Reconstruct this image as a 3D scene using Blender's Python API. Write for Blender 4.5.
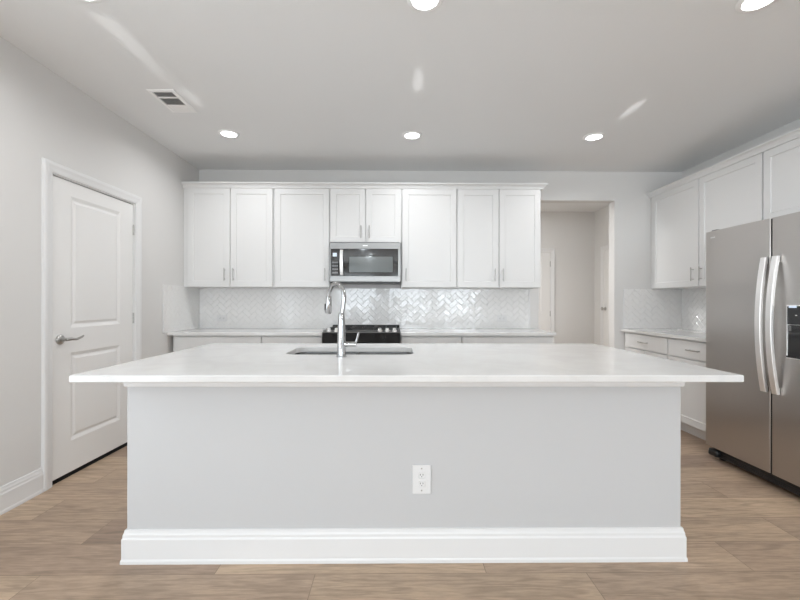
import bpy, bmesh, math, random
from mathutils import Vector, Matrix
random.seed(7)
C = bpy.context.scene.collection
sc = bpy.context.scene
for o in list(bpy.data.objects):
    bpy.data.objects.remove(o)

# ------------------------------------------------------------------ camera
cam_d = bpy.data.cameras.new('camera')
cam = bpy.data.objects.new('camera', cam_d)
C.objects.link(cam)
cam_d.sensor_width = 36.0
cam_d.lens = 18.0                      # 400 px at 800 wide
cam_d.shift_y = 2.0 / 800.0
cam_d.clip_start = 0.02
cam.location = (0, 0, 1.22)
cam.rotation_mode = 'QUATERNION'
cam.rotation_quaternion = (Matrix.Rotation(math.radians(-0.58), 4, 'Z') @ Matrix.Rotation(math.radians(90), 4, 'X')
                           @ Matrix.Rotation(math.radians(0.09), 4, 'Z')).to_quaternion()
sc.camera = cam

# ------------------------------------------------------------------ world, exposure
wd = bpy.data.worlds.new('world')
sc.world = wd
wd.use_nodes = True
bg = wd.node_tree.nodes['Background']
bg.inputs['Color'].default_value = (0.80, 0.90, 1.0, 1)
bg.inputs['Strength'].default_value = 1.0
sc.view_settings.view_transform = 'Standard'
sc.view_settings.look = 'None'
sc.view_settings.gamma = 1.0
sc.view_settings.use_curve_mapping = False
sc.view_settings.exposure = 0.06
sc.cycles.max_bounces = 14
sc.cycles.diffuse_bounces = 8
sc.cycles.glossy_bounces = 6
sc.cycles.transparent_max_bounces = 12

REAR = -7.0
LW, RW, BW, CH = -2.27, 3.33, 4.63, 2.74
WINDOWS = [(-1.55, 0.75, 2.25), (0.55, 0.75, 2.25), (2.45, 0.75, 2.25)]   # centre x, sill, head
WIN_W = 1.5

def area_light(name, loc, size, power, color, rot):
    d = bpy.data.lights.new(name, 'AREA')
    d.shape = 'RECTANGLE'
    d.size, d.size_y = size
    d.energy = power
    d.color = color
    o = bpy.data.objects.new(name, d)
    o.location = loc
    o.rotation_euler = rot
    C.objects.link(o)
    return o

DAY = 92.0                            # sky light, level through each rear window
LEFTW = 55.0                          # fill daylight through an added, unseen left window beside the camera
LEFTFAR = 190.0                         # and through the added far one
RIGHTW = 10.0                         # fill daylight through added, unseen glass doors on the right
LAMP = 7.1                             # watts of light thrown down by each recessed lamp
SPREAD = 160.0                         # their cut-off
LIV = 14.0                             # unseen fill lights added at the ceiling behind the camera
HALL = 38.0                            # unseen fill light added to brighten the hall
for cx, z0, z1 in WINDOWS:
    area_light('window_daylight', (cx, REAR - 0.25, (z0 + z1) / 2), (WIN_W, z1 - z0), DAY, (0.85, 0.935, 1.0), (math.radians(90), 0, 0))
SIDE_L = [(-4.8, 1.8, 0.40, 2.30), (0.1, 2.6, 0.30, 2.35)]      # added side windows: centre y, width, sill, head
SIDE_R = [(-2.6, 3.2, 0.06, 2.20)]  # added glass doors that let in side daylight
for cy, ww, z0, z1 in SIDE_L:
    area_light('left_window_daylight', (LW - 0.35, cy, (z0 + z1) / 2), (z1 - z0, ww), LEFTW if cy > -1 else LEFTFAR, (0.88, 0.95, 1.0), (0, math.radians(-90), 0))
for cy, ww, z0, z1 in SIDE_R:
    area_light('glass_door_daylight', (4.6 + 0.25, cy, (z0 + z1) / 2), (z1 - z0, ww), RIGHTW, (0.88, 0.95, 1.0), (0, math.radians(90), 0))
for lx in (-0.9, 1.2, 3.3):
    for ly in (-5.0, -2.6):
        area_light('living_area_lamp', (lx, ly, CH - 0.02), (0.18, 0.18), LIV, (0.86, 0.94, 1.0), (0, 0, 0))
area_light('hall_lamp', (0.8, 5.1, CH - 0.02), (0.3, 0.3), HALL, (0.99, 0.99, 0.98), (0, 0, 0))

GLINT = 1150.0                         # added spots standing in for sun glancing off glass onto the ceiling
for (tx, ty), src, deg, k in (((-1.515, 3.0), (-1.5, -3.0, 1.0), 0.75, 0.7), ((0.150, 2.75), (0.15, -3.0, 1.0), 1.0, 1.0),
                              ((1.855, 3.13), (1.8, -3.0, 1.0), 0.8, 1.5), ((-1.56, 1.95), (-1.45, -4.0, 2.3), 1.4, 3.0)):
    d = bpy.data.lights.new('window_glint', 'SPOT')
    d.energy = GLINT * k
    d.spot_size = math.radians(deg)
    d.spot_blend = 1.0
    d.shadow_soft_size = 0.01
    o = bpy.data.objects.new('window_glint', d)
    o.location = src
    o.rotation_mode = 'QUATERNION'
    o.rotation_quaternion = (Vector((tx, ty, CH)) - Vector(src)).to_track_quat('-Z', 'Y')
    C.objects.link(o)

# ------------------------------------------------------------------ materials
def mat(name, color, rough=0.5, metal=0.0, coat=0.0, emit=None, estr=0.0, spec=None):
    m = bpy.data.materials.new(name)
    m.use_nodes = True
    b = m.node_tree.nodes['Principled BSDF']
    b.inputs['Base Color'].default_value = (*color, 1)
    b.inputs['Roughness'].default_value = rough
    b.inputs['Metallic'].default_value = metal
    if coat:
        b.inputs['Coat Weight'].default_value = coat
        b.inputs['Coat Roughness'].default_value = 0.05
    if spec is not None:
        b.inputs['Specular IOR Level'].default_value = spec
    if emit:
        b.inputs['Emission Color'].default_value = (*emit, 1)
        b.inputs['Emission Strength'].default_value = estr
    return m

def node(nt, kind, **kw):
    n = nt.nodes.new(kind)
    for k, v in kw.items():
        if k in n.inputs:
            n.inputs[k].default_value = v
        else:
            setattr(n, k, v)
    return n

def add_bump(m, scale, strength, distance=0.002, stretch=(1, 1, 1), detail=3):
    nt = m.node_tree
    b = nt.nodes['Principled BSDF']
    tc = node(nt, 'ShaderNodeTexCoord')
    mp = node(nt, 'ShaderNodeMapping')
    mp.inputs['Scale'].default_value = stretch
    nz = node(nt, 'ShaderNodeTexNoise', Scale=scale, Detail=detail)
    bp = node(nt, 'ShaderNodeBump', Strength=strength, Distance=distance)
    nt.links.new(tc.outputs['Object'], mp.inputs['Vector'])
    nt.links.new(mp.outputs['Vector'], nz.inputs['Vector'])
    nt.links.new(nz.outputs['Fac'], bp.inputs['Height'])
    nt.links.new(bp.outputs['Normal'], b.inputs['Normal'])
    return nz

M = {}
M['wall'] = mat('wall_paint', (0.69, 0.682, 0.67), 0.75, spec=0.25)
add_bump(M['wall'], 60, 0.12, 0.003)
M['ceiling'] = mat('ceiling_paint', (0.80, 0.808, 0.81), 0.85, spec=0.2)
add_bump(M['ceiling'], 45, 0.15, 0.003)
M['trim'] = mat('white_trim', (0.735, 0.735, 0.735), 0.38)
M['cab'] = mat('white_cabinet', (0.705, 0.705, 0.70), 0.38)
M['island'] = mat('island_paint', (0.535, 0.537, 0.542), 0.6, spec=0.3)
add_bump(M['island'], 60, 0.08, 0.002)
M['door'] = mat('door_paint', (0.80, 0.795, 0.785), 0.4)
M['fixture'] = mat('white_enamel', (0.90, 0.90, 0.895), 0.4)
M['toe'] = mat('toe_kick_board', (0.62, 0.61, 0.60), 0.5)
M['black'] = mat('black_plastic', (0.012, 0.012, 0.013), 0.35)
M['blackglass'] = mat('black_glass', (0.006, 0.006, 0.007), 0.06, coat=0.6)
M['iron'] = mat('cast_iron', (0.018, 0.018, 0.018), 0.55)
M['darkgap'] = mat('dark_gasket', (0.015, 0.014, 0.013), 0.7)  # gaskets, and shade painted into the door gaps
M['grey'] = mat('grey_metal', (0.22, 0.22, 0.225), 0.45, 0.6)
M['nickel'] = mat('satin_nickel', (0.46, 0.45, 0.435), 0.32, 1.0)
M['chrome'] = mat('polished_chrome', (0.47, 0.475, 0.48), 0.10, 1.0)
M['plastic'] = mat('white_plastic', (0.72, 0.72, 0.72), 0.35)
M['slot'] = mat('slot_dark', (0.10, 0.10, 0.10), 0.6)
M['lens'] = mat('lamp_lens', (0.9, 0.9, 0.9), 0.4, emit=(0.965, 0.985, 1.0), estr=5.0)
M['display'] = mat('lit_display', (0.02, 0.03, 0.05), 0.2, emit=(0.75, 0.85, 1.0), estr=0.9)
M['badge'] = mat('badge_silver', (0.75, 0.75, 0.75), 0.3, 0.8)
M['ductdark'] = mat('duct_dark', (0.12, 0.115, 0.11), 0.8)

def steel(name, color, rough, stretch, aniso=0.0, rot=0.0):
    m = mat(name, color, rough, 1.0)
    nt = m.node_tree
    b = nt.nodes['Principled BSDF']
    tc = node(nt, 'ShaderNodeTexCoord')
    mp = node(nt, 'ShaderNodeMapping')
    mp.inputs['Scale'].default_value = stretch
    nz = node(nt, 'ShaderNodeTexNoise', Scale=6.0, Detail=4.0)
    mr = node(nt, 'ShaderNodeMapRange')
    mr.inputs['To Min'].default_value = rough - 0.05
    mr.inputs['To Max'].default_value = rough + 0.07
    bp = node(nt, 'ShaderNodeBump', Strength=0.03, Distance=0.001)
    nt.links.new(tc.outputs['Object'], mp.inputs['Vector'])
    nt.links.new(mp.outputs['Vector'], nz.inputs['Vector'])
    nt.links.new(nz.outputs['Fac'], mr.inputs['Value'])
    nt.links.new(mr.outputs['Result'], b.inputs['Roughness'])
    nt.links.new(nz.outputs['Fac'], bp.inputs['Height'])
    nt.links.new(bp.outputs['Normal'], b.inputs['Normal'])
    if aniso:
        tg = node(nt, 'ShaderNodeTangent')
        tg.direction_type = 'RADIAL'
        tg.axis = 'Z'
        b.inputs['Anisotropic'].default_value = aniso
        b.inputs['Anisotropic Rotation'].default_value = rot
        nt.links.new(tg.outputs['Tangent'], b.inputs['Tangent'])
    return m

M['steel'] = steel('brushed_steel', (0.50, 0.475, 0.455), 0.30, (1, 1, 60), 0.85, 0.0)
M['steel_h'] = steel('brushed_steel_level', (0.27, 0.268, 0.263), 0.33, (1, 1, 60))
M['steel_bright'] = steel('brushed_steel_handle', (0.95, 0.945, 0.935), 0.42, (60, 60, 1))
M['sink'] = steel('sink_steel', (0.25, 0.25, 0.247), 0.25, (1, 60, 1))

def quartz():
    m = mat('white_quartz', (0.80, 0.79, 0.77), 0.10, coat=0.0)
    nt = m.node_tree
    b = nt.nodes['Principled BSDF']
    tc = node(nt, 'ShaderNodeTexCoord')
    nz = node(nt, 'ShaderNodeTexNoise', Scale=5.0, Detail=6.0, Distortion=1.2)
    cr = node(nt, 'ShaderNodeValToRGB')
    cr.color_ramp.elements[0].position = 0.35
    cr.color_ramp.elements[0].color = (0.66, 0.655, 0.645, 1)
    cr.color_ramp.elements[1].position = 0.62
    cr.color_ramp.elements[1].color = (0.70, 0.697, 0.69, 1)
    nt.links.new(tc.outputs['Object'], nz.inputs['Vector'])
    nt.links.new(nz.outputs['Fac'], cr.inputs['Fac'])
    nt.links.new(cr.outputs['Color'], b.inputs['Base Color'])
    return m
M['quartz'] = quartz()

def glass_pane():
    m = bpy.data.materials.new('window_glass')
    m.use_nodes = True
    nt = m.node_tree
    nt.nodes.clear()
    out = node(nt, 'ShaderNodeOutputMaterial')
    tr = node(nt, 'ShaderNodeBsdfTransparent')
    gl = node(nt, 'ShaderNodeBsdfGlossy', Roughness=0.02)
    mx = node(nt, 'ShaderNodeMixShader')
    mx.inputs['Fac'].default_value = 0.06
    nt.links.new(tr.outputs[0], mx.inputs[1])
    nt.links.new(gl.outputs[0], mx.inputs[2])
    nt.links.new(mx.outputs[0], out.inputs['Surface'])
    return m
M['glass'] = glass_pane()

def oven_glass():
    m = mat('tinted_oven_glass', (0.045, 0.052, 0.053), 0.12, coat=0.5)
    nt = m.node_tree
    b = nt.nodes['Principled BSDF']
    tc = node(nt, 'ShaderNodeTexCoord')
    wv = node(nt, 'ShaderNodeTexWave', Scale=120.0)
    wv.bands_direction = 'Z'
    cr = node(nt, 'ShaderNodeValToRGB')
    cr.color_ramp.elements[0].color = (0.055, 0.065, 0.066, 1)
    cr.color_ramp.elements[1].color = (0.16, 0.18, 0.18, 1)
    nt.links.new(tc.outputs['Object'], wv.inputs['Vector'])
    nt.links.new(wv.outputs['Fac'], cr.inputs['Fac'])
    nt.links.new(cr.outputs['Color'], b.inputs['Base Color'])
    return m
M['ovenglass'] = oven_glass()

def tile_mat():
    m = mat('glazed_tile', (0.82, 0.815, 0.805), 0.07)
    add_bump(m, 20, 0.45, 0.003, detail=1)
    return m
M['tile'] = tile_mat()
M['grout'] = mat('pale_grout', (0.80, 0.79, 0.78), 0.8)

def floor_mat():
    m = mat('oak_planks', (0.4, 0.3, 0.2), 0.42)
    nt = m.node_tree
    b = nt.nodes['Principled BSDF']
    L = nt.links.new
    tc = node(nt, 'ShaderNodeTexCoord')
    br = node(nt, 'ShaderNodeTexBrick')
    br.offset = 0.37
    br.offset_frequency = 2
    br.inputs['Scale'].default_value = 1.0
    br.inputs['Brick Width'].default_value = 1.22
    br.inputs['Row Height'].default_value = 0.228
    br.inputs['Mortar Size'].default_value = 0.0016
    br.inputs['Mortar Smooth'].default_value = 0.2
    br.inputs['Color1'].default_value = (0, 0, 0, 1)
    br.inputs['Color2'].default_value = (1, 1, 1, 1)
    br.inputs['Mortar'].default_value = (0.5, 0.5, 0.5, 1)
    sh = node(nt, 'ShaderNodeMapping')
    sh.inputs['Location'].default_value = (0.36 + 1.22 * 3, 0.027 + 0.228 * 4, 0)
    L(tc.outputs['Object'], sh.inputs['Vector'])
    L(sh.outputs['Vector'], br.inputs['Vector'])
    # each plank offsets its own grain
    add = node(nt, 'ShaderNodeVectorMath', operation='MULTIPLY_ADD')
    add.inputs[1].default_value = (17.3, 9.1, 5.7)
    L(br.outputs['Color'], add.inputs[0])
    L(tc.outputs['Object'], add.inputs[2])
    mp = node(nt, 'ShaderNodeMapping')
    mp.inputs['Scale'].default_value = (0.8, 8.0, 1.0)
    L(add.outputs['Vector'], mp.inputs['Vector'])
    n1 = node(nt, 'ShaderNodeTexNoise', Scale=1.5, Detail=3.0, Roughness=0.5, Distortion=0.5)
    L(mp.outputs['Vector'], n1.inputs['Vector'])
    # cathedral rings: sine of the noise field
    mul = node(nt, 'ShaderNodeMath', operation='MULTIPLY')
    mul.inputs[1].default_value = 30.0
    L(n1.outputs['Fac'], mul.inputs[0])
    sn = node(nt, 'ShaderNodeMath', operation='SINE')
    L(mul.outputs[0], sn.inputs[0])
    mp2 = node(nt, 'ShaderNodeMapping')
    mp2.inputs['Scale'].default_value = (5.0, 40.0, 1.0)
    L(add.outputs['Vector'], mp2.inputs['Vector'])
    n2 = node(nt, 'ShaderNodeTexNoise', Scale=2.0, Detail=6.0, Roughness=0.65)
    L(mp2.outputs['Vector'], n2.inputs['Vector'])
    n3 = node(nt, 'ShaderNodeTexNoise', Scale=1.1, Detail=2.0)
    mp3 = node(nt, 'ShaderNodeMapping')
    mp3.inputs['Scale'].default_value = (0.9, 3.0, 1.0)
    L(add.outputs['Vector'], mp3.inputs['Vector'])
    L(mp3.outputs['Vector'], n3.inputs['Vector'])
    base = node(nt, 'ShaderNodeMixRGB')
    base.inputs[1].default_value = FLOOR_A
    base.inputs[2].default_value = FLOOR_B
    L(br.outputs['Color'], base.inputs[0])
    def shade(prev, src, a, bb, lo, hi):
        mr = node(nt, 'ShaderNodeMapRange')
        mr.inputs['From Min'].default_value = a
        mr.inputs['From Max'].default_value = bb
        mr.inputs['To Min'].default_value = lo
        mr.inputs['To Max'].default_value = hi
        mr.clamp = True
        L(src, mr.inputs['Value'])
        v = node(nt, 'ShaderNodeVectorMath', operation='SCALE')
        L(prev, v.inputs[0])
        L(mr.outputs['Result'], v.inputs['Scale'])
        return v.outputs['Vector']
    c = shade(base.outputs['Color'], sn.outputs[0], -1.0, -0.3, 0.83, 1.02)
    c = shade(c, n2.outputs['Fac'], 0.36, 0.62, 0.82, 1.08)
    c = shade(c, n3.outputs['Fac'], 0.3, 0.7, 0.88, 1.12)
    c = shade(c, br.outputs['Fac'], 0.0, 1.0, 1.0, 0.55)
    L(c, b.inputs['Base Color'])
    bp = node(nt, 'ShaderNodeBump', Strength=0.12, Distance=0.002)
    L(n2.outputs['Fac'], bp.inputs['Height'])
    L(bp.outputs['Normal'], b.inputs['Normal'])
    return m
FLOOR_A = (0.325, 0.232, 0.172, 1)
FLOOR_B = (0.52, 0.385, 0.268, 1)
M['floor'] = floor_mat()

# ------------------------------------------------------------------ mesh helpers
def bm_new():
    return bmesh.new()

def box(bm, x0, x1, y0, y1, z0, z1, bev=0.0, seg=1):
    x0, x1 = min(x0, x1), max(x0, x1)
    y0, y1 = min(y0, y1), max(y0, y1)
    z0, z1 = min(z0, z1), max(z0, z1)
    r = bmesh.ops.create_cube(bm, size=1.0)
    vs = r['verts']
    for v in vs:
        v.co = Vector(((x0 + x1) / 2 + v.co.x * (x1 - x0), (y0 + y1) / 2 + v.co.y * (y1 - y0), (z0 + z1) / 2 + v.co.z * (z1 - z0)))
    if bev > 0:
        es = list({e for v in vs for e in v.link_edges})
        bmesh.ops.bevel(bm, geom=es, offset=bev, segments=seg, affect='EDGES', profile=0.5)

def obj(name, bm, material, parent=None, smooth=None):
    bmesh.ops.recalc_face_normals(bm, faces=bm.faces[:])
    me = bpy.data.meshes.new(name)
    if parent is not None:
        off = Vector(parent.get('_base', (0, 0, 0)))
        for v in bm.verts:
            v.co -= off
    bm.to_mesh(me)
    bm.free()
    me.materials.append(material)
    if smooth is not None:
        me.polygons.foreach_set('use_smooth', [True] * len(me.polygons))
        me.set_sharp_from_angle(angle=math.radians(smooth))
    o = bpy.data.objects.new(name, me)
    C.objects.link(o)
    if parent is not None:
        o.parent = parent
        o['_base'] = parent.get('_base', (0, 0, 0))
    return o

def tag(o, label, cat, group=None, kind=None):
    o['label'] = label
    o['category'] = cat
    if group:
        o['group'] = group
    if kind:
        o['kind'] = kind
    return o

def thing(name, label, cat, loc, group=None, kind=None):
    o = bpy.data.objects.new(name, None)
    o.empty_display_size = 0.1
    o.location = loc
    o['_base'] = tuple(loc)
    C.objects.link(o)
    return tag(o, label, cat, group, kind)

def mapper(kind, plane):
    """(u, v, d) -> world; d points out of the plane into the room."""
    if kind == 'back':
        return lambda u, v, d: Vector((u, plane - d, v))
    if kind == 'front':
        return lambda u, v, d: Vector((u, plane + d, v))
    if kind == 'left':
        return lambda u, v, d: Vector((plane + d, u, v))
    if kind == 'right':
        return lambda u, v, d: Vector((plane - d, u, v))

def mbox(bm, m, u0, u1, v0, v1, d0, d1, bev=0.0, seg=1):
    a, b = m(u0, v0, d0), m(u1, v1, d1)
    box(bm, a.x, b.x, a.y, b.y, a.z, b.z, bev, seg)

def slab(bm, m, u0, u1, v0, v1, thick, panels=(), steps=(), ch=0.0015):
    us = sorted({u0 + ch, u1 - ch} | {p[0] for p in panels} | {p[1] for p in panels})
    vs = sorted({v0 + ch, v1 - ch} | {p[2] for p in panels} | {p[3] for p in panels})
    g = {(i, j): bm.verts.new(m(u, v, 0)) for i, u in enumerate(us) for j, v in enumerate(vs)}
    nu, nv = len(us), len(vs)
    for i in range(nu - 1):
        for j in range(nv - 1):
            hit = None
            for p in panels:
                if p[0] - 1e-6 <= us[i] and us[i + 1] <= p[1] + 1e-6 and p[2] - 1e-6 <= vs[j] and vs[j + 1] <= p[3] + 1e-6:
                    hit = p
            ring = [g[i, j], g[i + 1, j], g[i + 1, j + 1], g[i, j + 1]]
            if hit is None:
                bm.faces.new(ring)
            else:
                a0, a1, b0, b1 = hit
                for ins, dep in steps:
                    nr = [bm.verts.new(m(a0 + ins, b0 + ins, dep)), bm.verts.new(m(a1 - ins, b0 + ins, dep)),
                          bm.verts.new(m(a1 - ins, b1 - ins, dep)), bm.verts.new(m(a0 + ins, b1 - ins, dep))]
                    for k in range(4):
                        bm.faces.new([ring[k], ring[(k + 1) % 4], nr[(k + 1) % 4], nr[k]])
                    ring = nr
                bm.faces.new(ring)
    border = [(i, 0) for i in range(nu)] + [(nu - 1, j) for j in range(1, nv)] + [(i, nv - 1) for i in range(nu - 2, -1, -1)] + [(0, j) for j in range(nv - 2, 0, -1)]
    def outer(i, j, d):
        u = u0 if i == 0 else (u1 if i == nu - 1 else us[i])
        v = v0 if j == 0 else (v1 if j == nv - 1 else vs[j])
        return bm.verts.new(m(u, v, d))
    r0 = [g[k] for k in border]
    r1 = [outer(i, j, -ch) for i, j in border]
    r2 = [outer(i, j, -thick) for i, j in border]
    n = len(border)
    for a, b in ((r0, r1), (r1, r2)):
        for k in range(n):
            bm.faces.new([a[k], a[(k + 1) % n], b[(k + 1) % n], b[k]])
    bm.faces.new(r2)

def sweep(bm, path, prof, m3, closed=False):
    """path: 2-D points; prof: (offset to the left of travel, third axis); m3(a, b, h) -> world."""
    P = [Vector(p) for p in path]
    n = len(P)
    rings = []
    for i in range(n):
        dirs = []
        if closed or i > 0:
            dirs.append((P[i] - P[i - 1]).normalized())
        if closed or i < n - 1:
            dirs.append((P[(i + 1) % n] - P[i]).normalized())
        ns = [Vector((-d.y, d.x)) for d in dirs]
        if len(ns) == 2:
            nm = (ns[0] + ns[1]) / (1 + ns[0].dot(ns[1]))
        else:
            nm = ns[0]
        rings.append([bm.verts.new(m3(P[i].x + nm.x * o, P[i].y + nm.y * o, h)) for o, h in prof])
    k = len(prof)
    for i in range(n if closed else n - 1):
        a, b = rings[i], rings[(i + 1) % n]
        for j in range(k):
            bm.faces.new([a[j], a[(j + 1) % k], b[(j + 1) % k], b[j]])
    if not closed:
        bm.faces.new(rings[0])
        bm.faces.new(rings[-1])

def tube(bm, pts, radii, seg=16, cap=True):
    pts = [Vector(p) for p in pts]
    if not isinstance(radii, (list, tuple)):
        radii = [radii] * len(pts)
    t0 = (pts[1] - pts[0]).normalized()
    up = Vector((0, 0, 1)) if abs(t0.z) < 0.9 else Vector((1, 0, 0))
    nrm = t0.cross(up).normalized()
    rings = []
    for i, p in enumerate(pts):
        if i == 0:
            t = t0
        elif i == len(pts) - 1:
            t = (pts[i] - pts[i - 1]).normalized()
        else:
            t = ((pts[i + 1] - pts[i]).normalized() + (pts[i] - pts[i - 1]).normalized()).normalized()
        nrm = (nrm - t * nrm.dot(t)).normalized()
        bi = t.cross(nrm)
        rings.append([bm.verts.new(p + (nrm * math.cos(a) + bi * math.sin(a)) * radii[i]) for a in [2 * math.pi * k / seg for k in range(seg)]])
    for a, b in zip(rings, rings[1:]):
        for k in range(seg):
            bm.faces.new([a[k], a[(k + 1) % seg], b[(k + 1) % seg], b[k]])
    if cap:
        bm.faces.new(rings[0])
        bm.faces.new(rings[-1])

def lathe(bm, prof, origin, axis, seg=28):
    """prof: (radius, along axis) list, closed at both ends when radius 0."""
    axis = Vector(axis).normalized()
    q = Vector((0, 0, 1)).rotation_difference(axis)
    o = Vector(origin)
    rings = []
    for r, h in prof:
        if r < 1e-6:
            rings.append([bm.verts.new(o + q @ Vector((0, 0, h)))])
        else:
            rings.append([bm.verts.new(o + q @ Vector((r * math.cos(2 * math.pi * k / seg), r * math.sin(2 * math.pi * k / seg), h))) for k in range(seg)])
    for a, b in zip(rings, rings[1:]):
        if len(a) == 1 and len(b) == 1:
            continue
        for k in range(seg):
            if len(a) == 1:
                bm.faces.new([a[0], b[(k + 1) % seg], b[k]])
            elif len(b) == 1:
                bm.faces.new([a[k], a[(k + 1) % seg], b[0]])
            else:
                bm.faces.new([a[k], a[(k + 1) % seg], b[(k + 1) % seg], b[k]])

def structure(name, bm, m, label, cat, smooth=None):
    return tag(obj(name, bm, m, smooth=smooth), label, cat, kind='structure')

# ------------------------------------------------------------------ room shell
FX0, FX1 = -3.0, 4.6
bm = bm_new(); box(bm, FX0, FX1, REAR - 0.2, 6.85, -0.05, 0.0)
structure('floor', bm, M['floor'], 'oak-look plank floor running across the kitchen', 'floor')
bm = bm_new(); box(bm, FX0, FX1, REAR - 0.2, 6.85, CH, CH + 0.1)
structure('ceiling', bm, M['ceiling'], 'pale painted flat ceiling with recessed lights', 'ceiling')

# left wall with the pantry door opening (door 2.660..3.490, head 2.065)
DY0, DY1, DH = 2.650, 3.502, 2.075
bm = bm_new()
def pierced(bm, x0, x1, ya, yb, holes):
    y = ya
    for cy, ww, z0, z1 in holes:
        box(bm, x0, x1, y, cy - ww / 2, 0, CH)
        box(bm, x0, x1, cy - ww / 2, cy + ww / 2, 0, z0)
        box(bm, x0, x1, cy - ww / 2, cy + ww / 2, z1, CH)
        y = cy + ww / 2
    box(bm, x0, x1, y, yb, 0, CH)
pierced(bm, LW - 0.12, LW, REAR - 0.2, DY0, SIDE_L)
box(bm, LW - 0.12, LW, DY1, BW + 0.124, 0, CH)
box(bm, LW - 0.12, LW, DY0, DY1, DH, CH)
box(bm, LW - 0.30, LW - 0.121, DY0 - 0.1, DY1 + 0.1, 0, DH + 0.1)
structure('wall_left', bm, M['wall'], 'light greige left wall around the white panelled door', 'wall')

# back wall: solid from the left wall to the hall opening, header over it, solid to the right wall
OX0, OX1, OH = 1.655, 2.542, 2.403
bm = bm_new()
box(bm, LW, OX0, BW, BW + 0.124, 0, CH)
box(bm, OX1, RW, BW, BW + 0.124, 0, CH)
box(bm, OX0, OX1, BW, BW + 0.124, OH, CH)
structure('wall_back', bm, M['wall'], 'light greige back wall behind the range and wall cabinets', 'wall')

bm = bm_new(); box(bm, RW, RW + 0.12, 1.75, 6.8, 0, CH)
structure('wall_right', bm, M['wall'], 'light greige wall behind the refrigerator, running on into the hall', 'wall')
bm = bm_new(); box(bm, RW + 0.12, FX1, 1.75, 1.87, 0, CH); 
pierced(bm, FX1 - 0.12, FX1, REAR - 0.2, 1.75, SIDE_R)
structure('wall_living_side', bm, M['wall'], 'side wall of the open living area behind the camera', 'wall')
HB = 6.68
bm = bm_new(); box(bm, -0.2, RW, HB, HB + 0.12, 0, CH)
structure('wall_hall_back', bm, M['wall'], 'plain greige end wall seen through the hall opening', 'wall')
bm = bm_new(); box(bm, -0.32, -0.2, BW + 0.124, HB + 0.12, 0, CH)
structure('wall_hall_left', bm, M['wall'], 'hidden left wall of the hall behind the kitchen', 'wall')

# rear wall with three windows
bm = bm_new()
xs = [LW]
for cx, z0, z1 in WINDOWS:
    a, b = cx - WIN_W / 2, cx + WIN_W / 2
    box(bm, xs[-1], a, REAR - 0.12, REAR, 0, CH)
    box(bm, a, b, REAR - 0.12, REAR, 0, z0)
    box(bm, a, b, REAR - 0.12, REAR, z1, CH)
    xs.append(b)
box(bm, xs[-1], FX1 - 0.12, REAR - 0.12, REAR, 0, CH)
structure('wall_rear', bm, M['wall'], 'wall with three windows behind the camera', 'wall')
for i, (cx, z0, z1) in enumerate(WINDOWS):
    w = thing('window_%d' % (i + 1), 'tall window in the rear wall behind the camera, %s of three' % ('leftmost', 'middle one', 'rightmost')[i], 'window', (cx, REAR, z0), kind='structure')
    a, b = cx - WIN_W / 2, cx + WIN_W / 2
    bm = bm_new()
    for (p, q, r, s) in ((a, a + .05, z0, z1), (b - .05, b, z0, z1), (a + .05, b - .05, z0, z0 + .05), (a + .05, b - .05, z1 - .05, z1),
                         (a + .05, b - .05, (z0 + z1) / 2 - .02, (z0 + z1) / 2 + .02)):
        box(bm, p, q, REAR - 0.09, REAR - 0.03, r, s)
    obj('frame', bm, M['trim'], w)
    bm = bm_new(); box(bm, a + .05, b - .05, REAR - 0.062, REAR - 0.058, z0 + .05, z1 - .05)
    obj('pane', bm, M['glass'], w)

for i, (x0, holes) in enumerate(((LW - 0.09, SIDE_L), (FX1 - 0.09, SIDE_R))):
    for j, (cy, ww, z0, z1) in enumerate(holes):
        w = thing('window_%d' % (4 + 2 * i + j), ('tall living area window in the left wall, %s' % ('far from the kitchen', 'beside the camera')[j]) if i == 0 else 'wide glass doors of the living area behind the camera',
                  'window', (x0, cy, z0), kind='structure')
        a, b = cy - ww / 2, cy + ww / 2
        bm = bm_new()
        for (p, q, r, t) in ((a, a + .05, z0, z1), (b - .05, b, z0, z1), (a + .05, b - .05, z0, z0 + .05), (a + .05, b - .05, z1 - .05, z1), (cy - .03, cy + .03, z0 + .05, z1 - .05)):
            box(bm, x0, x0 + 0.06, p, q, r, t)
        obj('frame', bm, M['trim'], w)
        bm = bm_new(); box(bm, x0 + 0.028, x0 + 0.032, a + .05, b - .05, z0 + .05, z1 - .05)
        obj('pane', bm, M['glass'], w)

# baseboards
BASE = [(0.0, 0.0), (-0.019, 0.0), (-0.019, 0.014), (-0.0155, 0.022), (-0.0155, 0.112), (-0.012, 0.121), (-0.0115, 0.132), (-0.008, 0.141), (-0.006, 0.153), (0.0, 0.155)]
flat = lambda a, b, h: Vector((a, b, h))
def base_run(name, path, label):
    bm = bm_new(); sweep(bm, path, BASE, flat)
    return structure(name, bm, M['trim'], label, 'baseboard')
# travel direction is chosen so that the room lies to the right of travel
base_run('baseboard_left', [(LW, REAR), (LW, 2.583)], 'tall white baseboard along the left wall before the panelled door')
base_run('baseboard_left_far', [(LW, 3.577), (LW, 4.00)], 'short white baseboard between panelled door and base cabinet')
base_run('baseboard_hall', [(-0.2, HB), (2.44, HB)], 'white baseboard along the hall end wall left of its door')
base_run('baseboard_hall_corner', [(2.665, HB), (RW, HB), (RW, 6.46)], 'white baseboard in the right corner of the hall')

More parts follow.
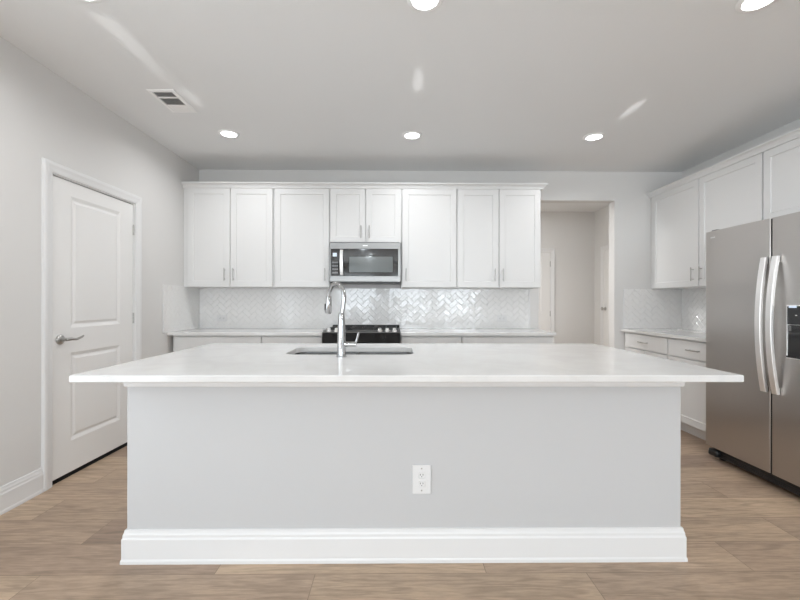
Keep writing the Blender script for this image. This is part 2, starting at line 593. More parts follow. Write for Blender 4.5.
# ------------------------------------------------------------------ doors
CAS = [(0.0, 0.0), (0.0, 0.010), (0.010, 0.014), (0.030, 0.016), (0.048, 0.021), (0.066, 0.021), (0.072, 0.016), (0.072, 0.0)]
def casing(parent, m, u0, u1, top, name='casing'):
    bm = bm_new()
    # up the left side, across, and down: outside of the U is on the left of travel
    sweep(bm, [(u0, 0.001), (u0, top), (u1, top), (u1, 0.001)], CAS, lambda a, b, h: m(a, b, h))
    return obj(name, bm, M['trim'], parent)

def panel_door(parent, m, u0, u1, v0, v1, recess, mp):
    w = u1 - u0
    s = 0.158
    pan = [(u0 + s, u1 - s, 0.245, 0.862), (u0 + s, u1 - s, 1.035, 1.958)]
    bm = bm_new()
    slab(bm, lambda u, v, d: m(u, v, d - recess), u0, u1, v0, v1, 0.035, pan, [(0.010, -0.004), (0.022, -0.009), (0.030, -0.009), (0.046, -0.003)], 0.002)
    return obj('door_slab', bm, mp, parent)

mL = mapper('left', LW)
d1 = thing('door_1', 'white two-panel door with lever handle in the left wall', 'door', (LW, (DY0 + DY1) / 2, 0), kind='structure')
casing(d1, mL, DY0 + 0.006, DY1 - 0.006, DH - 0.006)
bm = bm_new()                             # jamb lining
mbox(bm, mL, DY0, DY0 + 0.014, 0, DH, -0.119, 0.0)
mbox(bm, mL, DY1 - 0.014, DY1, 0, DH, -0.119, 0.0)
mbox(bm, mL, DY0 + 0.014, DY1 - 0.014, DH - 0.014, DH, -0.119, 0.0)
obj('jamb', bm, M['trim'], d1)
bm = bm_new(); mbox(bm, mL, DY0 + 0.014, DY1 - 0.014, 0.0005, 0.004, -0.115, -0.006)
obj('threshold', bm, M['darkgap'], d1)  # dark strip standing in for the shade under the door
slab1 = panel_door(d1, mL, DY0 + 0.0165, DY1 - 0.0165, 0.027, DH - 0.0175, 0.008, M['door'])
# lever handle
hy, hz = 2.735, 0.962
lv = bm_new()
lathe(lv, [(0, 0), (0.034, 0.0), (0.034, 0.006), (0.028, 0.012), (0.014, 0.016), (0.012, 0.040), (0, 0.040)], mL(hy, hz, -0.008), (1, 0, 0))
pts = [mL(hy, hz, 0.040), mL(hy + 0.03, hz + 0.002, 0.047), mL(hy + 0.07, hz - 0.003, 0.050), mL(hy + 0.11, hz + 0.006, 0.050), mL(hy + 0.135, hz + 0.014, 0.046)]
tube(lv, [mL(hy, hz, 0.02), *pts], [0.011, 0.0115, 0.0105, 0.0085, 0.0075, 0.006], 14)
h = obj('handle', lv, M['nickel'], d1, smooth=50)
h['label'] = 'satin nickel lever handle'
bm = bm_new(); mbox(bm, mL, DY0 + 0.0130, DY0 + 0.0165, hz - 0.028, hz + 0.028, -0.03, -0.0055)
obj('strike_plate', bm, M['nickel'], d1)
for z in (1.84, 1.078, 0.22):
    bm = bm_new()
    for k in range(3):
        a = mL(DY1 - 0.0155, z - 0.045 + 0.0305 * k, -0.0035)
        tube(bm, [a, a + Vector((0, 0, 0.029))], 0.0065, 12)
    hg = obj('hinge', bm, M['nickel'], d1, smooth=50)

mH = mapper('back', HB)
d2 = thing('door_2', 'white cased door in the hall end wall', 'door', (2.10, HB, 0), kind='structure')
casing(d2, mH, 1.82, 2.588, 2.05)
bm = bm_new()
slab(bm, lambda u, v, d: mH(u, v, d + 0.008), 1.822, 2.586, 0.012, 2.048, 0.0075, [(1.97, 2.44, 0.25, 0.86), (1.97, 2.44, 1.03, 1.93)], [(0.01, -0.003), (0.03, -0.005), (0.05, -0.002)])
obj('door_slab', bm, M['door'], d2)
for z in (1.86, 1.03, 0.2):
    bm = bm_new(); a = mH(2.582, z - 0.045, 0.012); tube(bm, [a, a + Vector((0, 0, 0.09))], 0.007, 12)
    obj('hinge', bm, M['nickel'], d2, smooth=50)
mR = mapper('right', RW)
d3 = thing('door_3', 'white cased door on the right wall of the hall', 'door', (RW, 6.0, 0), kind='structure')
casing(d3, mR, 5.60, 6.375, 2.05)
bm = bm_new()
slab(bm, lambda u, v, d: mR(u, v, d + 0.008), 5.602, 6.373, 0.012, 2.048, 0.0075, [(5.75, 6.22, 0.25, 0.86), (5.75, 6.22, 1.03, 1.93)], [(0.01, -0.003), (0.03, -0.005), (0.05, -0.002)])
obj('door_slab', bm, M['door'], d3)
bm = bm_new()
lathe(bm, [(0, 0), (0.03, 0), (0.03, 0.008), (0.012, 0.014), (0.012, 0.035), (0.026, 0.045), (0.028, 0.058), (0.018, 0.068), (0, 0.07)], mR(6.31, 1.12, 0.008), (-1, 0, 0))
obj('handle', bm, M['nickel'], d3, smooth=50)

# ------------------------------------------------------------------ cabinets
SHK = [(0.0, 0.0), (0.0045, -0.007)]
def bar_pull(parent, m, u, v, length, vertical=True):
    bm = bm_new()
    L = length / 2
    st = 0.030
    f = (lambda t, d: m(u, v + t, d)) if vertical else (lambda t, d: m(u + t, v, d))
    tube(bm, [f(-L, st), f(L, st)], 0.0055, 12)
    for s in (-0.72, 0.72):
        tube(bm, [f(s * L, 0.0), f(s * L, st)], 0.0045, 10)
    return obj('handle', bm, M['nickel'], parent, smooth=50)

def front(parent, m, name, u0, u1, v0, v1, fw=0.060):
    bm = bm_new()
    slab(bm, lambda u, v, d: m(u, v, d + 0.0195), u0, u1, v0, v1, 0.019, [(u0 + fw, u1 - fw, v0 + fw, v1 - fw)] if fw else [], SHK)
    return obj(name, bm, M['cab'], parent)
dd = lambda m: (lambda u, v, d: m(u, v, d + 0.0195))

def wall_cabinet(label, m, depth, u0, u1, v0, v1, doors, pulls, pz, group='white shaker wall cabinets'):
    base = m((u0 + u1) / 2, v0, -depth / 2)
    t = thing('wall_cabinet', label, 'cabinet', base, group)
    bm = bm_new(); mbox(bm, m, u0, u1, v0, v1, -depth, 0.0, 0.001)
    obj('cabinet_body', bm, M['cab'], t)
    for (a, b), pu in zip(doors, pulls):
        d = front(t, m, 'door', a, b, v0 + 0.004, v1 - 0.057)
        bar_pull(d, dd(m), pu, pz, 0.135)
    return t

UZ0, UZ1 = 1.376, 2.487
mU = mapper('back', 4.2995)                        # face frame plane; doors stand 19.5 mm proud
UD = BW - 4.2995 - 0.0005
wall_cabinet('two-door white wall cabinet at the left wall corner', mU, UD, LW + 0.001, -1.3075, UZ0, UZ1,
             [(-2.222, -1.772), (-1.765, -1.318)], [-1.821, -1.729], 1.510)
wall_cabinet('single-door white wall cabinet just left of the microwave', mU, UD, -1.3055, -0.7105, UZ0, UZ1,
             [(-1.295, -0.716)], [-0.757], 1.510)
wall_cabinet('short two-door white cabinet directly above the microwave', mU, UD, -0.7085, 0.0575, 1.857, UZ1,
             [(-0.703, -0.330), (-0.322, 0.049)], [-0.373, -0.286], 1.965)
wall_cabinet('single-door white wall cabinet just right of the microwave', mU, UD, 0.0595, 0.6525, UZ0, UZ1,
             [(0.070, 0.645)], [0.108], 1.510)
wall_cabinet('two-door white wall cabinet beside the hall opening', mU, UD, 0.6545, 1.5585, UZ0, UZ1,
             [(0.664, 1.099), (1.110, 1.552)], [1.060, 1.146], 1.510)

mRU = mapper('right', 2.9695)
RD = RW - 2.9695 - 0.0005
wall_cabinet('two-door white wall cabinet above the right counter', mRU, RD, 3.192, BW - 0.001, UZ0, UZ1,
             [(3.874, 4.575), (3.200, 3.864)], [3.935, 3.828], 1.500)
wall_cabinet('short two-door white cabinet above the refrigerator', mRU, RD, 2.262, 3.190, 1.86, UZ1,
             [(2.729, 3.184), (2.268, 2.723)], [2.78, 2.67], 1.965)

# crown mouldings (a cove profile standing out from the face frame)
CR = [(0.0, -0.055), (-0.022, -0.055), (-0.024, -0.045), (-0.030, -0.030), (-0.042, -0.018), (-0.056, -0.012), (-0.058, 0.0), (0.0, 0.0)]
bm = bm_new()
sweep(bm, [(1.5592, BW - 0.001), (1.5592, 4.2990), (LW + 0.001, 4.2990)], [(-o, h) for o, h in CR], lambda a, b, h: Vector((a, b, UZ1 + h)))
tag(obj('crown_molding', bm, M['cab']), 'white crown molding along the tops of the back wall cabinets', 'molding')
bm = bm_new()
sweep(bm, [(2.9690, BW - 0.001), (2.9690, 2.262)], CR, lambda a, b, h: Vector((a, b, UZ1 + h)))
tag(obj('crown_molding', bm, M['cab']), 'white crown molding along the tops of the right wall cabinets', 'molding')

def base_cabinet(label, m, depth, u0, u1, drawers, doors, dpull, top=0.8845, face_left=None):
    base = m((u0 + u1) / 2, 0, -depth / 2)
    t = thing('base_cabinet', label, 'cabinet', base, 'white base cabinets')
    bm = bm_new(); mbox(bm, m, u0, u1, 0.105, top, -depth, 0.0, 0.001)
    obj('cabinet_body', bm, M['cab'], t)
    bm = bm_new(); mbox(bm, m, u0, u1, 0.0005, 0.105, -depth, -0.075)
    obj('toe_kick', bm, M['toe'], t)
    for a, b in drawers:
        d = front(t, m, 'drawer', a, b, 0.716, 0.870, 0.0)
        bar_pull(d, dd(m), (a + b) / 2, 0.792, 0.150, False)
    for (a, b), pu in zip(doors, dpull):
        d = front(t, m, 'door', a, b, 0.118, 0.704)
        bar_pull(d, dd(m), pu, 0.60, 0.135)
    return t

mB = mapper('back', 4.0395)
BD = BW - 4.0395 - 0.0005
base_cabinet('white base cabinet at the left wall end of the back counter', mB, BD, LW + 0.035, -1.3465,
             [(-2.212, -1.351)], [(-2.212, -1.785), (-1.779, -1.351)], [-1.83, -1.735])
base_cabinet('white base cabinet just left of the range', mB, BD, -1.3445, -0.7305,
             [(-1.339, -0.744)], [(-1.339, -0.744)], [-0.79])
base_cabinet('white base cabinet just right of the range', mB, BD, 0.0475, 0.6625,
             [(0.056, 0.655)], [(0.056, 0.655)], [0.10])
base_cabinet('white base cabinet at the hall end of the back counter', mB, BD, 0.6645, 1.5845,
             [(0.671, 1.579)], [(0.671, 1.121), (1.128, 1.579)], [1.075, 1.175])
mRB = mapper('right', 2.6595)
RBD = RW - 2.6595 - 0.0005
base_cabinet('white right base cabinet in the corner by the hall opening', mRB, RBD, 3.861, BW - 0.001,
             [(3.868, 4.575)], [(3.868, 4.218), (4.225, 4.575)], [4.17, 4.27])
base_cabinet('white right base cabinet next to the refrigerator', mRB, RBD, 3.150, 3.859,
             [(3.158, 3.852)], [(3.158, 3.852)], [3.80])

# ------------------------------------------------------------------ countertops
def counter(name, label, x0, x1, y0, y1):
    bm = bm_new(); box(bm, x0, x1, y0, y1, 0.885, 0.915, 0.0025, 2)
    return tag(obj(name, bm, M['quartz']), label, 'countertop')
counter('countertop', 'white quartz counter left of the range against the left wall', LW + 0.001, -0.7295, 3.985, BW - 0.001)
counter('countertop', 'white quartz counter between the range and the hall opening', 0.0465, 1.608, 3.985, BW - 0.001)
counter('countertop', 'white quartz counter on the right wall beside the refrigerator', 2.615, RW - 0.001, 3.150, BW - 0.001)

# ------------------------------------------------------------------ herringbone backsplash
def herringbone(name, label, m, u0, u1, v0, v1, trim=None):
    root = thing(name, label, 'backsplash', m((u0 + u1) / 2, v0, 0), 'herringbone tile backsplashes')
    bm = bm_new(); mbox(bm, m, u0, u1, v0, v1, 0.0005, 0.0045)
    obj('grout_bed', bm, M['grout'], root)
    W, L, g = 0.051, 0.102, 0.0014
    bm = bm_new()
    c45 = math.sqrt(0.5)
    rng = random.Random(3)
    R = max(u1 - u0, v1 - v0) + 0.4
    uc, vc = (u0 + u1) / 2, (v0 + v1) / 2
    n = int(R / W)
    def tile(a0, a1, b0, b1):
        ca, cb = (a0 + a1) / 2, (b0 + b1) / 2
        cu, cv = uc + (ca - cb) * c45, vc + (ca + cb) * c45
        if not (u0 - 0.1 < cu < u1 + 0.1 and v0 - 0.1 < cv < v1 + 0.1):
            return
        ta, tb = rng.gauss(0, 0.010), rng.gauss(0, 0.010)
        def w(a, b, d):
            return m(uc + (a - b) * c45, vc + (a + b) * c45, d + ta * (a - ca) + tb * (b - cb))
        a0, a1, b0, b1 = a0 + g / 2, a1 - g / 2, b0 + g / 2, b1 - g / 2
        e = 0.0025
        ro = [w(a, b, 0.0045) for a, b in ((a0, b0), (a1, b0), (a1, b1), (a0, b1))]
        r1 = [w(a, b, 0.0085) for a, b in ((a0, b0), (a1, b0), (a1, b1), (a0, b1))]
        r2 = [w(a, b, 0.0100) for a, b in ((a0 + e, b0 + e), (a1 - e, b0 + e), (a1 - e, b1 - e), (a0 + e, b1 - e))]
        rs = [[bm.verts.new(p) for p in r] for r in (ro, r1, r2)]
        for p, q in zip(rs, rs[1:]):
            for k in range(4):
                bm.faces.new([p[k], p[(k + 1) % 4], q[(k + 1) % 4], q[k]])
        bm.faces.new(rs[2])
    # herringbone lattice for 2:1 tiles: period 4 along each row
    for i in range(-2 * n, 2 * n):
        for j in range(-2 * n, 2 * n):
            k = (i - j) % 4
            if k == 0:
                tile(i * W, i * W + L, j * W, j * W + W)
            elif k == 3:
                tile(i * W, i * W + W, j * W, j * W + L)
    def cut(pt, no):
        geo = bm.verts[:] + bm.edges[:] + bm.faces[:]
        bmesh.ops.bisect_plane(bm, geom=geo, plane_co=pt, plane_no=no, clear_outer=True, dist=1e-6)
    eu, ev = (m(1, 0, 0) - m(0, 0, 0)), Vector((0, 0, 1))
    cut(m(u0, v0, 0), -eu); cut(m(u1, v0, 0), eu); cut(m(u0, v0, 0), -ev); cut(m(u0, v1, 0), ev)
    o = obj('tiles', bm, M['tile'], root)
    if trim is not None:
        bm = bm_new()
        for t0, t1 in trim:
            mbox(bm, m, t0, t1, v0, v1, 0.0005, 0.012, 0.002)
        obj('edge_trim', bm, M['trim'], root)
    return root
SZ0, SZ1 = 0.9155, 1.3755
mBW, mLW, mRW = mapper('back', BW), mapper('left', LW), mapper('right', RW)
herringbone('backsplash', 'white herringbone tile backsplash on the back wall behind the range', mBW, LW + 0.0125, 1.535, SZ0, SZ1, [(1.535, 1.556)])
herringbone('backsplash', 'narrow white tile return on the left wall over the counter end', mLW, 3.925, BW - 0.0005, SZ0, 1.386, [(3.911, 3.925)])
herringbone('backsplash', 'white tile backsplash on the right wall beside the refrigerator', mRW, 3.150, BW - 0.0125, SZ0, SZ1)
herringbone('backsplash', 'small white tile patch on the back wall right of the hall opening', mBW, 2.654, RW - 0.0005, SZ0, SZ1, [(2.640, 2.654)])

# ------------------------------------------------------------------ outlets
def outlet(label, m, u, v, w, hgt, horizontal=False, d0=0.0):
    t = thing('electrical_outlet', label, 'outlet', m(u, v, d0), 'white electrical outlets')
    bm = bm_new(); mbox(bm, m, u - w / 2, u + w / 2, v - hgt / 2, v + hgt / 2, d0 + 0.0005, d0 + 0.007, 0.0025, 2)
    obj('cover_plate', bm, M['plastic'], t)
    for s in (-1, 1):
        du, dv = (s * 0.0205, 0) if horizontal else (0, s * 0.0205)
        bm = bm_new(); mbox(bm, m, u + du - 0.0155, u + du + 0.0155, v + dv - 0.0135, v + dv + 0.0135, d0 + 0.0071, d0 + 0.0090, 0.003, 2)
        r = obj('receptacle', bm, M['plastic'], t)
        bm = bm_new()
        for q in (-1, 1):
            a, b = (0, q * 0.0062) if horizontal else (q * 0.0062, 0)
            e, f = (0.0035, 0.0014) if horizontal else (0.0014, 0.0038)
            mbox(bm, m, u + du + a - e + (0.003 if horizontal else 0), u + du + a + e + (0.003 if horizontal else 0), v + dv + b - f + (0 if horizontal else 0.003), v + dv + b + f + (0 if horizontal else 0.003), d0 + 0.0090, d0 + 0.0094)
        c = m(u + du - (0.0065 if horizontal else 0), v + dv - (0 if horizontal else 0.0065), d0 + 0.0090)
        ax = m(0, 0, 1) - m(0, 0, 0)
        lathe(bm, [(0, 0), (0.0024, 0), (0.0024, 0.0004), (0, 0.0004)], c, ax, 12)
        obj('slots', bm, M['slot'], r)
    ax = m(0, 0, 1) - m(0, 0, 0)
    for q in ((0.052, -0.052) if not horizontal else (0,)):
        bm = bm_new()
        lathe(bm, [(0, 0), (0.004, 0), (0.0035, 0.0012), (0, 0.0015)], m(u, v + q * (hgt / 0.137), d0 + 0.007), ax, 14)
        obj('screw', bm, M['nickel'] if not horizontal else M['plastic'], t)
    return t
PY = 1.885                                          # island panel face
outlet('white duplex outlet on the front panel of the island', mapper('back', PY), 0.122, 0.386, 0.087, 0.136)
outlet('white outlet low on the back tile at its left end', mBW, -1.998, 1.030, 0.115, 0.072, True, 0.0105)
outlet('white outlet low on the back tile near the hall opening', mBW, 1.225, 1.030, 0.115, 0.072, True, 0.0105)
outlet('white outlet on the right wall tile beside the refrigerator', mRW, 3.98, 1.020, 0.115, 0.072, True, 0.0105)

# ------------------------------------------------------------------ island
IX0, IX1, IY0, IY1 = -1.258, 1.354, PY, 2.90
isl = thing('kitchen_island', 'long greige-panelled kitchen island in the middle of the floor', 'kitchen island', ((IX0 + IX1) / 2, (IY0 + IY1) / 2, 0))
bm = bm_new()
box(bm, IX0, IX1, IY0, IY0 + 0.115, 0.0005, 0.8845, 0.004, 2)
obj('front_panel', bm, M['island'], isl)
bm = bm_new()
box(bm, IX0 + 0.004, IX0 + 0.022, IY0 + 0.115, IY1, 0.105, 0.8845, 0.001)
box(bm, IX1 - 0.022, IX1 - 0.004, IY0 + 0.115, IY1, 0.105, 0.8845, 0.001)
box(bm, IX0 + 0.022, IX1 - 0.022, IY0 + 0.115, IY1, 0.105, 0.125)
box(bm, IX0 + 0.022, IX1 - 0.022, IY1 - 0.020, IY1, 0.125, 0.8845)
box(bm, IX0 + 0.004, IX1 - 0.004, IY0 + 0.115, IY1 - 0.075, 0.0005, 0.105)
obj('cabinet_body', bm, M['cab'], isl)
bm = bm_new()
sweep(bm, [(IX0 - 0.0002, IY1 - 0.08), (IX0 - 0.0002, IY0 - 0.0002), (IX1 + 0.0002, IY0 - 0.0002), (IX1 + 0.0002, IY1 - 0.08)], BASE, lambda a, b, h: Vector((a, b, h + 0.0004)))
obj('baseboard', bm, M['trim'], isl)
bm = bm_new()
AP = [(0.0, 0.822), (-0.006, 0.822), (-0.009, 0.827), (-0.010, 0.838), (-0.014, 0.850), (-0.014, 0.8843), (0.0, 0.8843)]
sweep(bm, [(IX0 - 0.0002, IY1 - 0.002), (IX0 - 0.0002, IY0 - 0.0002), (IX1 + 0.0002, IY0 - 0.0002), (IX1 + 0.0002, IY1 - 0.002)], AP, flat)
obj('apron_molding', bm, M['trim'], isl)
mI = mapper('front', IY1)
w = (IX1 - IX0 - 0.06) / 5
for k in range(5):
    a = IX0 + 0.03 + k * w
    d = front(isl, mI, 'door', a + 0.004, a + w - 0.004, 0.118, 0.872)
    bar_pull(d, dd(mI), a + w - 0.045, 0.77, 0.135)

SX0, SX1, SY0, SY1, SR = -0.652, 0.106, 2.322, 2.690, 0.075
def round_rect(x0, x1, y0, y1, r, seg=8):
    pts = []
    for cx, cy, a0 in ((x1 - r, y1 - r, 0), (x0 + r, y1 - r, 90), (x0 + r, y0 + r, 180), (x1 - r, y0 + r, 270)):
        for k in range(seg + 1):
            a = math.radians(a0 + 90 * k / seg)
            pts.append((cx + r * math.cos(a), cy + r * math.sin(a)))
    return pts
bm = bm_new()
ct = (-1.347, 1.459, 1.662, 2.945)
seg = 8
inner = round_rect(SX0, SX1, SY0, SY1, SR, seg)
n = len(inner)
e = 0.003
def ring_at(z, pts): return [bm.verts.new((p[0], p[1], z)) for p in pts]
def outer_ring(z, ins):
    x0, x1, y0, y1 = ct[0] + ins, ct[1] - ins, ct[2] + ins, ct[3] - ins
    return [bm.verts.new(p) for p in ((x1, y1, z), (x0, y1, z), (x0, y0, z), (x1, y0, z))]
it, ib = ring_at(0.915, inner), ring_at(0.8855, inner)
o0, o1, o2, o3 = outer_ring(0.915, e), outer_ring(0.915 - e, 0), outer_ring(0.8855 + e, 0), outer_ring(0.8855, e)
for a, b in ((o0, o1), (o1, o2), (o2, o3)):
    for k in range(4):
        bm.faces.new([a[k], a[(k + 1) % 4], b[(k + 1) % 4], b[k]])
for k in range(n):
    bm.faces.new([it[k], it[(k + 1) % n], ib[(k + 1) % n], ib[k]])
for oo, ii in ((o0, it), (o3, ib)):                  # slab top and bottom around the sink hole
    for q in range(4):
        arc = ii[q * (seg + 1):(q + 1) * (seg + 1)]
        for a, b in zip(arc, arc[1:]):
            bm.faces.new([oo[q], a, b])
        nxt = ii[((q + 1) * (seg + 1)) % n]
        bm.faces.new([oo[q], arc[-1], nxt, oo[(q + 1) % 4]])
tag(obj('countertop', bm, M['quartz']), 'long white quartz island top with the sink cut into it', 'countertop')

# undermount double-bowl sink
snk = thing('kitchen_sink', 'stainless double-bowl sink set under the island top', 'sink', ((SX0 + SX1) / 2, (SY0 + SY1) / 2, 0.66))
bm = bm_new()
def bowl(x0, x1, y0, y1, z0, z1, r):
    top = [bm.verts.new((p[0], p[1], z1)) for p in round_rect(x0, x1, y0, y1, r, 6)]
    mid = [bm.verts.new((p[0], p[1], z0 + 0.03)) for p in round_rect(x0 + 0.006, x1 - 0.006, y0 + 0.006, y1 - 0.006, r, 6)]
    low = [bm.verts.new((p[0], p[1], z0)) for p in round_rect(x0 + 0.035, x1 - 0.035, y0 + 0.035, y1 - 0.035, r * 0.7, 6)]
    for a, b in ((top, mid), (mid, low)):
        for k in range(len(a)):
            bm.faces.new([a[k], a[(k + 1) % len(a)], b[(k + 1) % len(a)], b[k]])
    bm.faces.new(low)
    return top
SXD = -0.17
bowl(SX0 + 0.002, SXD - 0.012, SY0 + 0.002, SY1 - 0.002, 0.68, 0.868, 0.07)
bowl(SXD + 0.012, SX1 - 0.002, SY0 + 0.002, SY1 - 0.002, 0.68, 0.868, 0.07)
basin = obj('basin', bm, M['sink'], snk, smooth=40)
bm = bm_new()                                        # flange under the slab and the saddle between the bowls
rim_o = [bm.verts.new((p[0], p[1], 0.8843)) for p in round_rect(SX0 - 0.02, SX1 + 0.02, SY0 - 0.02, SY1 + 0.02, 0.09, 8)]
rim_i = [bm.verts.new((p[0], p[1], 0.8843)) for p in round_rect(SX0 + 0.001, SX1 - 0.001, SY0 + 0.001, SY1 - 0.001, 0.075, 8)]
rim_b = [bm.verts.new((p[0], p[1], 0.866)) for p in round_rect(SX0 + 0.002, SX1 - 0.002, SY0 + 0.002, SY1 - 0.002, 0.075, 8)]
for a, b in ((rim_o, rim_i), (rim_i, rim_b)):
    for k in range(len(a)):
        bm.faces.new([a[k], a[(k + 1) % len(a)], b[(k + 1) % len(a)], b[k]])
obj('rim', bm, M['sink'], snk, smooth=40)
bm = bm_new(); box(bm, SXD - 0.0125, SXD + 0.0125, SY0 + 0.003, SY1 - 0.003, 0.70, 0.869, 0.006, 3)
obj('divider', bm, M['sink'], snk, smooth=40)
for cx in ((SX0 + SXD) / 2, (SXD + SX1) / 2):
    bm = bm_new()
    lathe(bm, [(0.046, 0.0008), (0.046, 0.004), (0.036, 0.0045), (0.033, 0.001), (0, 0.001)], (cx, 2.52, 0.68), (0, 0, 1))
    obj('drain', bm, M['chrome'], snk, smooth=40)

# pull-down faucet
fx, fy = -0.302, 2.222
fc = thing('kitchen_faucet', 'polished gooseneck pull-down faucet standing in front of the sink', 'faucet', (fx, fy, 0.915))
bm = bm_new()
lathe(bm, [(0, 0.0005), (0.029, 0.0005), (0.029, 0.006), (0.0245, 0.010), (0.0235, 0.05), (0.0225, 0.12), (0.0195, 0.20), (0.0165, 0.235), (0.0135, 0.245), (0, 0.245)], (fx, fy, 0.915), (0, 0, 1))
obj('body', bm, M['chrome'], fc, smooth=40)
dirv = Vector((-0.105, 0.122, 0)).normalized()
R = 0.080
pts = [Vector((fx + 0.004, fy, 1.155)), Vector((fx + 0.010, fy, 1.20)), Vector((fx + 0.014, fy, 1.245))]
cen = Vector((fx + 0.014, fy, 1.245)) + dirv * R
for k in range(1, 15):
    a = math.pi - math.pi * k / 14
    pts.append(cen + dirv * (R * math.cos(a)) + Vector((0, 0, R * math.sin(a))))
bm = bm_new(); tube(bm, pts, 0.0125, 18)
obj('spout', bm, M['chrome'], fc, smooth=40)
tip = pts[-1]
bm = bm_new()
tube(bm, [tip + Vector((0, 0, 0.012)), tip + Vector((0, 0, 0.006)), tip + Vector((-0.001, 0, -0.03)), tip + Vector((-0.004, 0.002, -0.085)), tip + Vector((-0.005, 0.003, -0.092))], [0.0145, 0.0165, 0.0185, 0.020, 0.016], 20)
head = obj('spray_head', bm, M['chrome'], fc, smooth=40)
bm = bm_new(); c = tip + Vector((-0.0205, -0.004, -0.055)); box(bm, c.x - 0.004, c.x + 0.003, c.y - 0.006, c.y + 0.006, c.z - 0.019, c.z + 0.019, 0.003, 2)
obj('button', bm, M['black'], head)
bm = bm_new(); tube(bm, [(fx + 0.015, fy, 0.985), (fx + 0.080, fy, 0.985), (fx + 0.084, fy, 0.985)], [0.0145, 0.0145, 0.011], 18)
lever_hub = obj('lever_hub', bm, M['chrome'], fc, smooth=40)
bm = bm_new(); tube(bm, [(fx + 0.078, fy, 0.992), (fx + 0.086, fy, 1.012), (fx + 0.094, fy - 0.004, 1.045), (fx + 0.097, fy - 0.006, 1.052)], [0.007, 0.0068, 0.0058, 0.004], 14)
obj('lever', bm, M['chrome'], lever_hub, smooth=40)

# ------------------------------------------------------------------ microwave
mw = thing('microwave', 'stainless over-the-range microwave hung under the short cabinet', 'microwave', (-0.327, 4.43, 1.434))
mM = mapper('back', 4.255)
MX0, MX1, MZ0, MZ1 = -0.703, 0.050, 1.434, 1.8555
bm = bm_new(); mbox(bm, mM, MX0 + 0.003, MX1 - 0.003, MZ0 + 0.006, MZ1, -0.374, 0.0, 0.002)
obj('case', bm, M['grey'], mw)
bm = bm_new()
mbox(bm, mM, MX0, MX1, 1.780, 1.846, 0.0, 0.026, 0.003, 2)
obj('top_band', bm, M['steel_h'], mw)
bm = bm_new()
mbox(bm, mM, MX0, MX1, MZ0, 1.494, 0.0, 0.026, 0.003, 2)
mbox(bm, mM, MX0, -0.689, 1.494, 1.780, 0.0, 0.0255, 0.001)
mbox(bm, mM, 0.022, MX1, 1.494, 1.780, 0.0, 0.0255, 0.001)
obj('lower_band', bm, M['steel_h'], mw)
bm = bm_new(); mbox(bm, mM, -0.688, -0.604, 1.4945, 1.7795, 0.0, 0.024, 0.001)
cp = obj('control_panel', bm, M['blackglass'], mw)
bm = bm_new(); mbox(bm, mM, -0.668, -0.625, 1.700, 1.738, 0.0241, 0.0246)
obj('display', bm, M['display'], cp)
for r in range(4):
    for c in range(3):
        bm = bm_new(); mbox(bm, mM, -0.672 + c * 0.021, -0.657 + c * 0.021, 1.520 + r * 0.036, 1.538 + r * 0.036, 0.0241, 0.0245)
        obj('key', bm, M['grey'], cp)
bm = bm_new()
slab(bm, lambda u, v, d: mM(u, v, d + 0.024), -0.603, 0.0215, 1.4945, 1.7795, 0.0235, [(-0.500, -0.030, 1.530, 1.706)], [(0.004, -0.003)], 0.001)
mdoor = obj('door', bm, M['blackglass'], mw)
bm = bm_new(); mbox(bm, mM, -0.4955, -0.0345, 1.5345, 1.7015, 0.0212, 0.0222)
obj('window', bm, M['ovenglass'], mdoor)
bm = bm_new()
hp = []
for k in range(9):
    t = k / 8
    hp.append((1.502 + t * 0.268, 0.030 + 0.026 * math.sin(math.pi * t)))
prev = None
for v, d in hp:
    cur = [bm.verts.new(mM(u, v, dd_)) for u, dd_ in ((-0.592, d - 0.008), (-0.556, d - 0.008), (-0.559, d + 0.006), (-0.589, d + 0.006))]
    if prev:
        for k in range(4):
            bm.faces.new([prev[k], prev[(k + 1) % 4], cur[(k + 1) % 4], cur[k]])
    else:
        bm.faces.new(cur)
    prev = cur
bm.faces.new(prev)
obj('handle', bm, M['steel_bright'], mdoor, smooth=40)
bm = bm_new(); mbox(bm, mM, -0.352, -0.300, 1.811, 1.819, 0.0262, 0.0270, 0.0003)
obj('badge', bm, M['badge'], mw)
bm = bm_new(); mbox(bm, mM, MX0 + 0.01, MX1 - 0.01, MZ0 - 0.012, MZ0 + 0.0055, -0.36, 0.004)
obj('underside_vent', bm, M['black'], mw)

# ------------------------------------------------------------------ range
rg = thing('range', 'slide-in stainless gas range under the microwave', 'range', (-0.341, 4.30, 0))
RX0, RX1 = -0.7235, 0.0415
mG = mapper('back', 3.985)
bm = bm_new(); mbox(bm, mG, RX0 + 0.004, RX1 - 0.004, 0.09, 0.910, -0.62, -0.001, 0.002)
obj('body', bm, M['steel'], rg)
bm = bm_new(); mbox(bm, mG, RX0 + 0.02, RX1 - 0.02, 0.0005, 0.0895, -0.60, -0.05)
obj('base', bm, M['black'], rg)
bm = bm_new()
